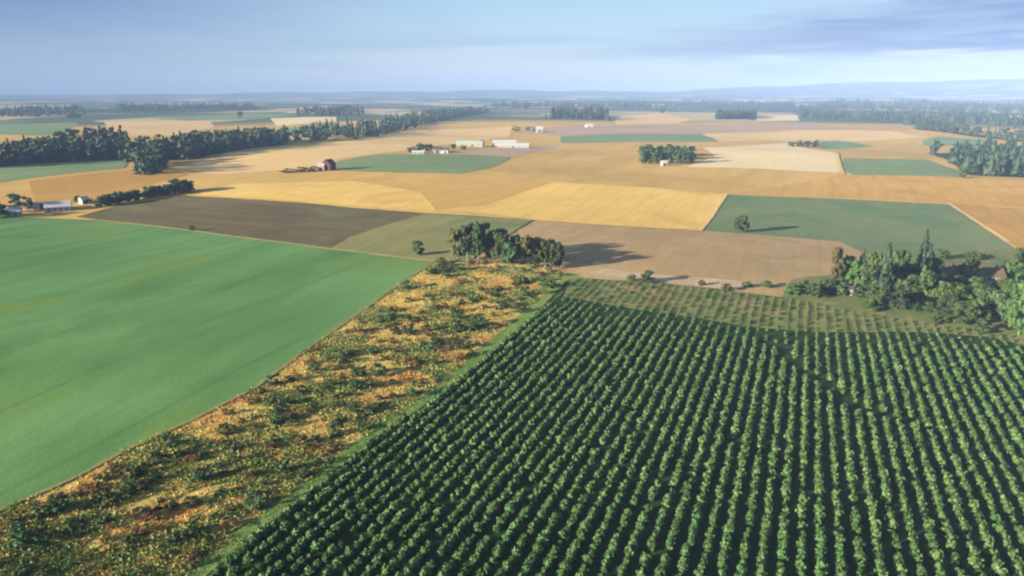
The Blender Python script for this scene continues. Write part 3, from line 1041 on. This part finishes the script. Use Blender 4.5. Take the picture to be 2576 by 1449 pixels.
# copse with houses on the right
HC = 'copse by the houses'
for u, vb, vt, wu, nm, kd, lf, lab in [
    (2098, 712, 620, 25, 'broadleaf_tree', 'column', 'oliveleaf', 'narrow olive brown tree at the left end of the ' + HC),
    (2132, 706, 642, 44, 'broadleaf_tree', 'round', 'bright', 'bright green rounded tree beside the narrow olive brown tree'),
    (2150, 722, 655, 40, 'broadleaf_tree', 'column', 'bright', 'light green tree in front of the dark cone tree in the ' + HC),
    (2165, 706, 624, 34, 'conifer_tree', 'conifer', 'conifer', 'short dark conifer left of the two tall ones in the ' + HC),
    (2192, 722, 632, 40, 'broadleaf_tree', 'round', 'bright', 'green round tree between the two left dark conifers of the ' + HC),
    (2220, 752, 606, 48, 'conifer_tree', 'conifer', 'conifer', 'tall dark conifer second highest in the ' + HC),
    (2234, 742, 656, 38, 'broadleaf_tree', 'column', 'broad', 'mid green upright tree in front of the second highest conifer'),
    (2254, 730, 624, 40, 'broadleaf_tree', 'round', 'broad', 'brownish green tree between the two tallest conifers'),
    (2278, 736, 662, 36, 'broadleaf_tree', 'round', 'broad', 'dark round tree just left of the highest conifer'),
    (2309, 736, 573, 54, 'conifer_tree', 'conifer', 'conifer', 'highest dark conifer spire of the ' + HC),
    (2328, 712, 610, 44, 'conifer_tree', 'conifer', 'conifer', 'dark conifer pressed against the right side of the highest spire'),
    (2292, 757, 694, 36, 'broadleaf_tree', 'column', 'bright', 'light green upright tree in front of the highest conifer'),
    (2324, 762, 682, 40, 'broadleaf_tree', 'column', 'bright', 'light green tree right of the highest conifer foot'),
    (2348, 716, 650, 40, 'broadleaf_tree', 'round', 'broad', 'dark tree against the left end of the first brown roof'),
    (2362, 740, 690, 46, 'broadleaf_tree', 'round', 'broad', 'dark green tree below the first brown roofed house'),
    (2388, 775, 708, 60, 'broadleaf_tree', 'round', 'bright', 'broad yellow green tree below the first brown roofed house'),
    (2422, 770, 716, 50, 'broadleaf_tree', 'round', 'bright', 'yellow green bushy tree below the gap between the houses'),
    (2434, 706, 648, 38, 'broadleaf_tree', 'round', 'broad', 'dark tree standing in the gap between the two houses'),
    (2470, 790, 722, 58, 'broadleaf_tree', 'round', 'broad', 'dark green tree below the second house'),
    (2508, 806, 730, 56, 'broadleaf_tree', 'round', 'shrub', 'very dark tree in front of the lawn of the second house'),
    (2540, 815, 706, 50, 'broadleaf_tree', 'round', 'broad', 'dark tree left of the bright edge tree in the ' + HC),
    (2572, 842, 698, 66, 'broadleaf_tree', 'column', 'bright', 'tall bright green tree at the right edge near the crop corner'),
    (2545, 705, 655, 42, 'broadleaf_tree', 'round', 'bright', 'bright green tree at the right end of the second house'),
    (2568, 690, 625, 50, 'broadleaf_tree', 'round', 'broad', 'dark tree behind the second house at the right edge'),
    (2600, 660, 598, 50, 'broadleaf_tree', 'round', 'broad', 'dark tree on the slope above the right edge house'),
    (2368, 652, 628, 32, 'broadleaf_tree', 'round', 'shrub', 'small dark tree behind the first brown roofed house'),
    (2452, 652, 634, 40, 'broadleaf_tree', 'bush', 'broad', 'low spreading tree behind the second house'),
    (2206, 775, 724, 48, 'broadleaf_tree', 'round', 'broad', 'dark bushy tree at the foot of the second highest conifer'),
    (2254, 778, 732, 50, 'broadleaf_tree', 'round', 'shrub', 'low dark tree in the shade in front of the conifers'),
    (2420, 815, 760, 52, 'broadleaf_tree', 'round', 'broad', 'mid green tree where the copse meets the crop rows'),
    (2625, 780, 690, 70, 'broadleaf_tree', 'round', 'broad', 'dark tree beyond the right edge beside the second house'),
    (2180, 735, 664, 46, 'broadleaf_tree', 'round', 'broad', 'shaded tree behind the light green tree at the copse foot'),
    (2272, 760, 700, 46, 'broadleaf_tree', 'round', 'broad', 'dark green tree between the two upright light green trees'),
    (2345, 745, 690, 44, 'broadleaf_tree', 'round', 'shrub', 'very dark tree right of the light green upright trees'),
    (2405, 740, 694, 44, 'broadleaf_tree', 'round', 'broad', 'green tree hiding the front of the first brown roofed house'),
    (2448, 745, 696, 46, 'broadleaf_tree', 'round', 'bright', 'light green tree hiding the left front of the second house'),
    (2520, 742, 700, 40, 'broadleaf_tree', 'round', 'bright', 'light green low tree hiding the right front of the second house'),
    (2450, 812, 752, 56, 'broadleaf_tree', 'round', 'bright', 'yellow green bushy tree by the far corner of the crop'),
    (2380, 790, 742, 50, 'broadleaf_tree', 'round', 'broad', 'dark green tree below the broad yellow green one'),
]:
    tree_uv(nm, kd, lf, u, vb, vt, wu * (1.1 if kd == 'conifer' else 1.3), lab, group='trees of the copse by the houses')
BH = 'bushes along the left foot of the copse'
for u, vb, vt, wu, lf, lab in [
    (1990, 742, 712, 46, 'bright', 'bright green bush at the left end of the hedge below the copse'),
    (2022, 738, 704, 44, 'bright', 'bright green bush second from the left end of the hedge below the copse'),
    (2048, 748, 712, 46, 'broad', 'mid green bush left of the shed below the copse'),
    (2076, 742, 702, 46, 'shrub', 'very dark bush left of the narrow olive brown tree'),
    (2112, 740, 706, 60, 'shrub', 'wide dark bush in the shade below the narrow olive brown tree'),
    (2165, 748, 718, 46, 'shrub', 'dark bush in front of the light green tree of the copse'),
    (2196, 782, 748, 50, 'bright', 'light green bush beside the straw coloured patch'),
    (2340, 785, 758, 44, 'shrub', 'dark low bush on the grass in front of the highest conifer'),
    (2300, 782, 760, 40, 'shrub', 'dark low bush left of the yellow green tree at the copse foot'),
    (1880, 722, 708, 30, 'bright', 'small bright bush right of the yellow olive bush on the sand'),
    (1930, 722, 706, 36, 'bright', 'bright low bush on the fallow edge left of the hedge'),
    (2360, 815, 782, 44, 'broad', 'mid green bush at the corner of the weedy rows'),
    (2470, 838, 798, 48, 'broad', 'rounded bush at the top of the crop rows near the right edge'),
]:
    tree_uv('shrub', 'bush', lf, u, vb, vt, wu, lab, 'shrub', BH)

# ------------------------------------------------------------------ buildings


def building(name, label, cat, x, y, L, Wd, hw, hr, rz, wall, roof, wins=4, door=True, chimney=False, group=None, over=0.4):
    o_ = thing(name, label, cat, (x, y, ground(x, y) - 0.15), rz, group)
    b_ = MB()
    l, w2 = L / 2, Wd / 2
    b_.add([(-l, -w2, -1), (l, -w2, -1), (l, w2, -1), (-l, w2, -1), (-l, -w2, hw), (l, -w2, hw), (l, w2, hw), (-l, w2, hw), (-l, 0, hw + hr), (l, 0, hw + hr)],
           [(0, 1, 5, 4), (2, 3, 7, 6)], None)
    b_.t.append((np.array([(4, 8, 7), (5, 6, 9)]), 0))
    b_.q.append((np.array([(3, 0, 4, 7), (1, 2, 6, 5)]), 0))
    link('wall', b_.mesh('wall', wall), o_)
    b_ = MB()
    th = 0.18
    e = over
    s = hr / w2
    zl = hw - e * s
    for sg in (-1, 1):
        a = [(-l - e, sg * (w2 + e), zl + 0.03), (l + e, sg * (w2 + e), zl + 0.03), (l + e, 0, hw + hr + 0.03), (-l - e, 0, hw + hr + 0.03)]
        tp_ = [(p[0], p[1], p[2] + th) for p in a]
        b_.add(a + tp_, [(0, 1, 2, 3), (4, 5, 6, 7), (0, 1, 5, 4), (1, 2, 6, 5), (3, 0, 4, 7)])
    rf = link('roof', b_.mesh('roof', roof), o_)
    if chimney:
        b_ = MB()
        box(b_, l * 0.3, l * 0.3 + 0.8, -0.4, 0.4, hw + hr * 0.6, hw + hr + 1.0)
        link('chimney', b_.mesh('chimney', M['brownroof']), rf)
    for sg in (-1, 1):
        for i in range(wins):
            xx = -l + L * (i + 0.75) / (wins + 0.5)
            if door and sg == -1 and i == wins // 2:
                continue
            b_ = MB()
            box(b_, xx - 0.55, xx + 0.55, sg * w2 - 0.06, sg * w2 + 0.06, hw * 0.38, hw * 0.78)
            link('window', b_.mesh('window', M['glass']), o_)
    if door:
        b_ = MB()
        i = wins // 2
        xx = -l + L * (i + 0.75) / (wins + 0.5)
        dw = 0.5 if hw < 3.4 else 1.6
        box(b_, xx - dw, xx + dw, -w2 - 0.07, -w2 + 0.05, 0.0, min(2.2, hw * 0.8) if dw < 1 else hw * 0.75)
        link('door', b_.mesh('door', M['doorwood']), o_)
    return o_


def bld(u, v_, wu, name, label, cat, depth, hw, hr, rz, wall, roof, **k):
    x, y, z, _, L = stand(u, v_, None, wu)
    return building(name, label, cat, x, y, L, depth, hw, hr, rz, M[wall], M[roof], **k)


bld(2384, 698, 38, 'house', 'brown roofed house among the trees nearest the highest conifer', 'house', 7, 2.7, 2.4, R(8), 'cream_wall', 'brownroof', chimney=True)
bld(2492, 706, 42, 'house', 'larger brown roofed house near the right edge with pale lawn', 'house', 8, 2.8, 2.8, R(-10), 'cream_wall', 'brownroof', chimney=True)
bld(2120, 738, 36, 'shed', 'low dark shed in the shade under the left end of the copse', 'shed', 6, 2.6, 1.4, R(-10), 'grey', 'darkroof', wins=2)
# farm at the left edge
GL = 'buildings of the farm at the left edge'
bld(148, 529, 56, 'barn', 'long white barn between dark bush and hedge at the left farm', 'barn', 12, 3.2, 3.2, R(28), 'white', 'tin', wins=4, group=GL)
bld(85, 526, 34, 'shed', 'grey shed between the tall dark tree and the white barn', 'shed', 7, 3.0, 1.8, R(20), 'grey', 'tin', wins=2, group=GL)
bld(35, 541, 32, 'house', 'small pale house in front of the tall dark tree at the left edge', 'house', 7, 3.0, 2.2, R(24), 'cream_wall', 'tin', wins=2, group=GL)
bld(212, 512, 18, 'shed', 'small white shed at the right end of the left farm', 'shed', 5, 3.4, 1.8, R(60), 'white', 'tin', wins=1, group=GL)
for u, vb, vt, wu, lab in [
    (42, 534, 486, 46, 'tall dark tree behind the small pale house at the left farm'),
    (70, 528, 494, 34, 'dark tree right of the tall one behind the left farm'),
    (8, 545, 505, 36, 'dark tree at the left edge beside the small pale house'),
    (112, 526, 508, 28, 'low dark tree between the grey shed and the white barn'),
    (195, 508, 492, 22, 'dark tree behind the small white shed of the left farm'),
    (230, 512, 500, 24, 'low dark tree right of the small white shed of the left farm'),
    (-30, 550, 500, 50, 'dark tree beyond the left edge beside the farm'),
]:
    tree_uv('broadleaf_tree', 'round', 'shrub', u, vb, vt, wu, lab, 'tree', 'dark trees round the left farm', 1)
hd = refine(W((255, 520), (300, 511), (360, 500), (420, 490), (472, 482)), closed=False)
n_h = 26
seg_ = np.concatenate([[0], np.cumsum(np.hypot(*np.diff(hd, axis=0).T))])
for i in range(n_h):
    d_ = seg_[-1] * (i + rng.uniform(-0.3, 0.3)) / (n_h - 1)
    p = np.array([np.interp(d_, seg_, hd[:, 0]), np.interp(d_, seg_, hd[:, 1])]) + rng.normal(0, 0.9, 2)
    s = 8.5 if i < n_h - 6 else 11.0
    tree('hedge_tree', 'round', 'shrub', *p, s * rng.uniform(0.65, 1.05), s * rng.uniform(1.1, 1.5), 'dark hedge tree in the line between brown soil and orange stubble', 'tree', 'hedge line right of the left farm', 1)

# mid farms
GM = 'buildings of the farm on the golden rise'
bld(1285, 371, 92, 'barn', 'longest white poultry shed of the farm on the golden rise', 'barn', 15, 3.4, 3.0, R(-4), 'white', 'tin', wins=6, group=GM)
bld(1270, 364, 60, 'barn', 'white shed partly behind the longest one on the golden rise', 'barn', 14, 4.5, 2.6, R(-4), 'white', 'tin', wins=4, group=GM)
bld(1182, 368, 66, 'barn', 'pale green roofed barn of the farm on the golden rise', 'barn', 15, 4.5, 3.0, R(-3), 'white', 'greentin', wins=4, group=GM)
bld(1100, 385, 16, 'house', 'small white house beside the domed tree on the golden rise', 'house', 8, 5.0, 3.0, R(8), 'white', 'darkroof', wins=1, group=GM)
bld(1118, 385, 22, 'house', 'dark roofed house right of the small white house on the rise', 'house', 8, 4.0, 3.0, R(-8), 'grey', 'darkroof', wins=2, group=GM)
bld(1052, 388, 30, 'shed', 'low white shed in front of the domed dark tree', 'shed', 6, 3.0, 1.5, R(2), 'white', 'tin', wins=2, group=GM)
for u, vb, vt, wu, lab in [
    (1058, 384, 360, 34, 'domed dark tree behind the low white shed on the rise'),
    (1078, 382, 362, 30, 'dark tree right of the domed tree on the rise'),
    (1036, 385, 368, 26, 'small tree left of the domed tree on the rise'),
    (1212, 368, 352, 20, 'dark tree between pale green barn and white sheds'),
    (1165, 378, 364, 18, 'small tree in front of the pale green barn'),
    (1140, 376, 362, 18, 'small tree left of the pale green barn'),
]:
    tree_uv('broadleaf_tree', 'round', 'broad', u, vb, vt, wu, lab, 'tree', 'trees round the farm on the rise', 1)
bld(828, 428, 20, 'barn', 'dark maroon barn at the left tip of the clover field', 'barn', 11, 6.5, 4.0, R(60), 'red', 'red', wins=1)
bld(808, 429, 16, 'house', 'pale pink house left of the maroon barn', 'house', 8, 4.5, 2.6, R(10), 'pinkwall', 'tin', wins=1)
for u, vb, vt, wu, lab in [
    (760, 432, 418, 40, 'wide dark bush left of the pale pink house'),
    (786, 431, 415, 30, 'dark tree just left of the pale pink house'),
    (725, 434, 424, 44, 'low olive bush at the left end of the bushes by the pink house'),
    (838, 426, 408, 16, 'slim dark tree at the right side of the maroon barn'),
]:
    tree_uv('broadleaf_tree', 'bush', 'oliveleaf' if 'olive' in lab else 'shrub', u, vb, vt, wu, lab, 'tree', 'trees by the maroon barn', 1)
bld(1357, 333, 15, 'house', 'tall white farmhouse on the far golden field', 'house', 11, 7, 4.5, R(5), 'white', 'tin', wins=1)
for u, vb, vt, wu, lab in [
    (1300, 331, 317, 26, 'dark tree at the left end by the tall white farmhouse'),
    (1330, 330, 318, 22, 'dark tree between its neighbour and the tall white farmhouse'),
    (1343, 332, 319, 16, 'dark tree touching the left side of the tall white farmhouse'),
]:
    tree_uv('broadleaf_tree', 'round', 'broad', u, vb, vt, wu, lab, 'tree', 'trees by the tall white farmhouse', 0)
bld(1482, 320, 18, 'barn', 'small pale barn alone on the pinkish soil', 'barn', 11, 4, 3, R(5), 'grey', 'tin', wins=1)
bld(1670, 417, 13, 'hut', 'tiny white hut at the front of the dark oval grove', 'hut', 5, 3.6, 2.0, R(10), 'white', 'tin', wins=1)

# oval grove on the golden field
gg = np.random.default_rng(31)
for row, (v_, vt) in enumerate([(392, 364), (402, 368), (411, 376)]):
    for i in range(8):
        u = 1614 + i * 17.5 + (row % 2) * 6 + gg.uniform(-3, 3)
        if u > 1742:
            continue
        tree_uv('broadleaf_tree', 'round', 'broad' if i < 5 else 'shrub', u, v_ + gg.uniform(-2, 2), vt + gg.uniform(-2, 4), gg.uniform(24, 32),
                'dark round tree of the oval grove standing in the golden field', 'tree', 'trees of the oval grove', 1)
# small clump right of it
for u, vb, vt, wu, lab in [
    (1992, 369, 357, 24, 'low dark tree at the left end of the little clump on pale stubble'),
    (2012, 370, 353, 24, 'dark tree second in the little clump on pale stubble'),
    (2030, 371, 354, 22, 'dark tree third in the little clump on pale stubble'),
    (2052, 371, 352, 24, 'darkest tree at the right end of the little clump on pale stubble'),
    (185, 298, 282, 40, 'hazy tree on the far left field beyond the long wood'),
    (604, 296, 280, 18, 'single small hazy tree on the far meadow'),
    (1483, 300, 283, 22, 'single far tree above the small pale barn'),
    (1022, 303, 285, 22, 'far tree standing on the edge of the golden slope'),
    (1665, 286, 272, 20, 'single far tree on the crest of the pale stubble'),
    (2422, 448, 432, 20, 'small tree at the right corner of the far green field'),
]:
    tree_uv('broadleaf_tree', 'round', 'broad', u, vb, vt, wu, lab, 'tree', None, 1)

# ------------------------------------------------------------------ woods


def wood(polys, n, hmin, hmax, group, label_b, label_c, share_c, leaf_b='woodleaf', seed=1, detail=0):
    g = np.random.default_rng(seed)
    world_ = [W(*p) for p in polys]
    for p in world_:
        sheet('field', p, M['shaded_litter'], 3, 1.5)  # dark floor sheet, shade under the trees is in its colour
    area = []
    for p in world_:
        a = np.array(p)
        area.append(abs(np.dot(a[:, 0], np.roll(a[:, 1], 1)) - np.dot(a[:, 1], np.roll(a[:, 0], 1))) / 2)
    for p, ar in zip(world_, area):
        k = max(3, int(n * ar / sum(area)))
        pts = sample_poly(p, k * 6, g)
        out = []
        dmin = 0.72 * math.sqrt(ar / k)
        for q_ in pts:
            if all(np.hypot(*(q_ - o_)) > dmin for o_ in out):
                out.append(q_)
            if len(out) >= k:
                break
        for q_ in out:
            h = g.uniform(hmin, hmax)
            if g.uniform() < share_c:
                tree('conifer_tree', 'conifer', 'conifer', *q_, h * 1.05, h * 0.66, label_c, 'tree', group, detail)
            else:
                tree('broadleaf_tree', 'round', leaf_b, *q_, h, h * g.uniform(0.85, 1.2), label_b, 'tree', group, detail)


wood([[(-160, 428), (100, 413), (230, 405), (330, 401), (330, 388), (200, 384), (0, 396), (-160, 402)],
      [(330, 402), (480, 402), (600, 378), (720, 364), (720, 353), (600, 362), (480, 376), (330, 388)],
      [(335, 438), (375, 442), (405, 432), (420, 402), (340, 402)]], 250, 15, 25,
     'trees of the long dark wood on the left', 'dark broadleaf tree in the long wood left of the golden slope',
     'dark pointed conifer in the long wood left of the golden slope', 0.40, seed=11)
wood([[(140, 388), (330, 384), (320, 376), (160, 378)]], 16, 24, 31,
     'tall trees behind the long dark wood', 'tall flat topped tree rising behind the long wood on the left', 'tall conifer rising behind the long wood on the left', 0.3, seed=12)
wood([[(2335, 386), (2400, 413), (2440, 441), (2560, 447), (2680, 436), (2680, 372), (2480, 368), (2390, 386)]], 80, 12, 22,
     'trees of the wood at the right edge', 'mid green tree of the wood beyond the far green field', 'dark conifer of the wood beyond the far green field', 0.6, leaf_b='woodleaf', seed=14, detail=0)
wood([[(2302, 326), (2380, 334), (2480, 348), (2600, 362), (2600, 356), (2480, 342), (2380, 328), (2302, 322)]], 36, 12, 19,
     'trees of the tree line above the right wood', 'dark tree in the tree line behind the right wood', 'conifer in the tree line behind the right wood', 0.4, seed=15)


def far_wood(name, label, polys, n, hmin, hmax, seed):
    g = np.random.default_rng(seed)
    pr = []
    for i in range(5):
        c_, t_, *_ = make_kind('round' if i % 2 else 'conifer', 300 + i, 0)
        if not i % 2:
            for k in range(len(c_.v)):
                c_.v[k] = c_.v[k] * np.array([0.5, 0.5, 1.15])
        pr.append(c_)
    P = np.concatenate([sample_poly(W(*p), max(4, n // len(polys)), g) for p in polys])
    S = g.uniform(hmin, hmax, len(P))
    o_ = scatter(name, pr, P, height(P[:, 0], P[:, 1]), S, M['woodleaf'], g)
    tag(o_, label, 'wood', None, 'stuff')


far_wood('distant_wood', 'bluish far end of the long wood running behind the golden slope', [[(720, 364), (906, 351), (1034, 326), (1084, 309), (1084, 294), (950, 318), (860, 336), (720, 353)], [(1084, 309), (1229, 284), (1229, 279), (1084, 293)]], 300, 15, 25, 20)
far_wood('distant_wood', 'hazy blue wood beyond the left end of the long wood', [[(740, 292), (860, 293), (930, 283), (880, 276), (780, 280)]], 120, 16, 26, 21)
far_wood('distant_wood', 'hazy scattered woodland on the middle horizon', [[(1240, 276), (1400, 270), (1400, 263), (1240, 266)], [(1400, 280), (1700, 276), (1700, 268), (1400, 268)], [(1370, 300), (1530, 304), (1530, 296), (1400, 292)]], 330, 18, 30, 22)
far_wood('distant_wood', 'blue hazy wood behind the pale stubble on the right', [[(2010, 300), (2150, 305), (2250, 312), (2360, 322), (2370, 308), (2230, 297), (2000, 286)], [(1800, 302), (1900, 298), (1900, 292), (1800, 296)], [(2330, 300), (2600, 330), (2640, 316), (2400, 288)]], 480, 15, 25, 23)
far_wood('distant_wood', 'blue woods on the plain before the right hand hills', [[(1700, 270), (2000, 276), (2000, 262), (1720, 258)], [(2000, 276), (2600, 290), (2700, 268), (2100, 258)]], 900, 16, 28, 24)
far_wood('distant_wood', 'blue woods on the plain at the far left', [[(-200, 300), (60, 296), (240, 284), (200, 276), (-200, 284)], [(300, 282), (640, 278), (640, 270), (300, 272)]], 420, 15, 26, 25)

# ------------------------------------------------------------------ haze
b = MB()
box(b, -17000, 17000, -17000, 17000, -60, 262)
hz = link('haze', b.mesh('haze', None) if False else b.mesh('haze', M['white']))
hm = bpy.data.materials.new('haze_air')
hm.use_nodes = True
hn = hm.node_tree
hn.nodes.clear()
ho = hn.nodes.new('ShaderNodeOutputMaterial')
pv = hn.nodes.new('ShaderNodeVolumePrincipled')
pv.inputs['Color'].default_value = (0.275, 0.41, 0.68, 1)
pv.inputs['Density'].default_value = 0.00014
pv.inputs['Anisotropy'].default_value = -0.25
hn.links.new(pv.outputs[0], ho.inputs['Volume'])
hz.data.materials.clear()
hz.data.materials.append(hm)
hz['kind'] = 'stuff'
hz['label'] = 'pale blue morning haze over the far fields and hills'
hz['category'] = 'haze'
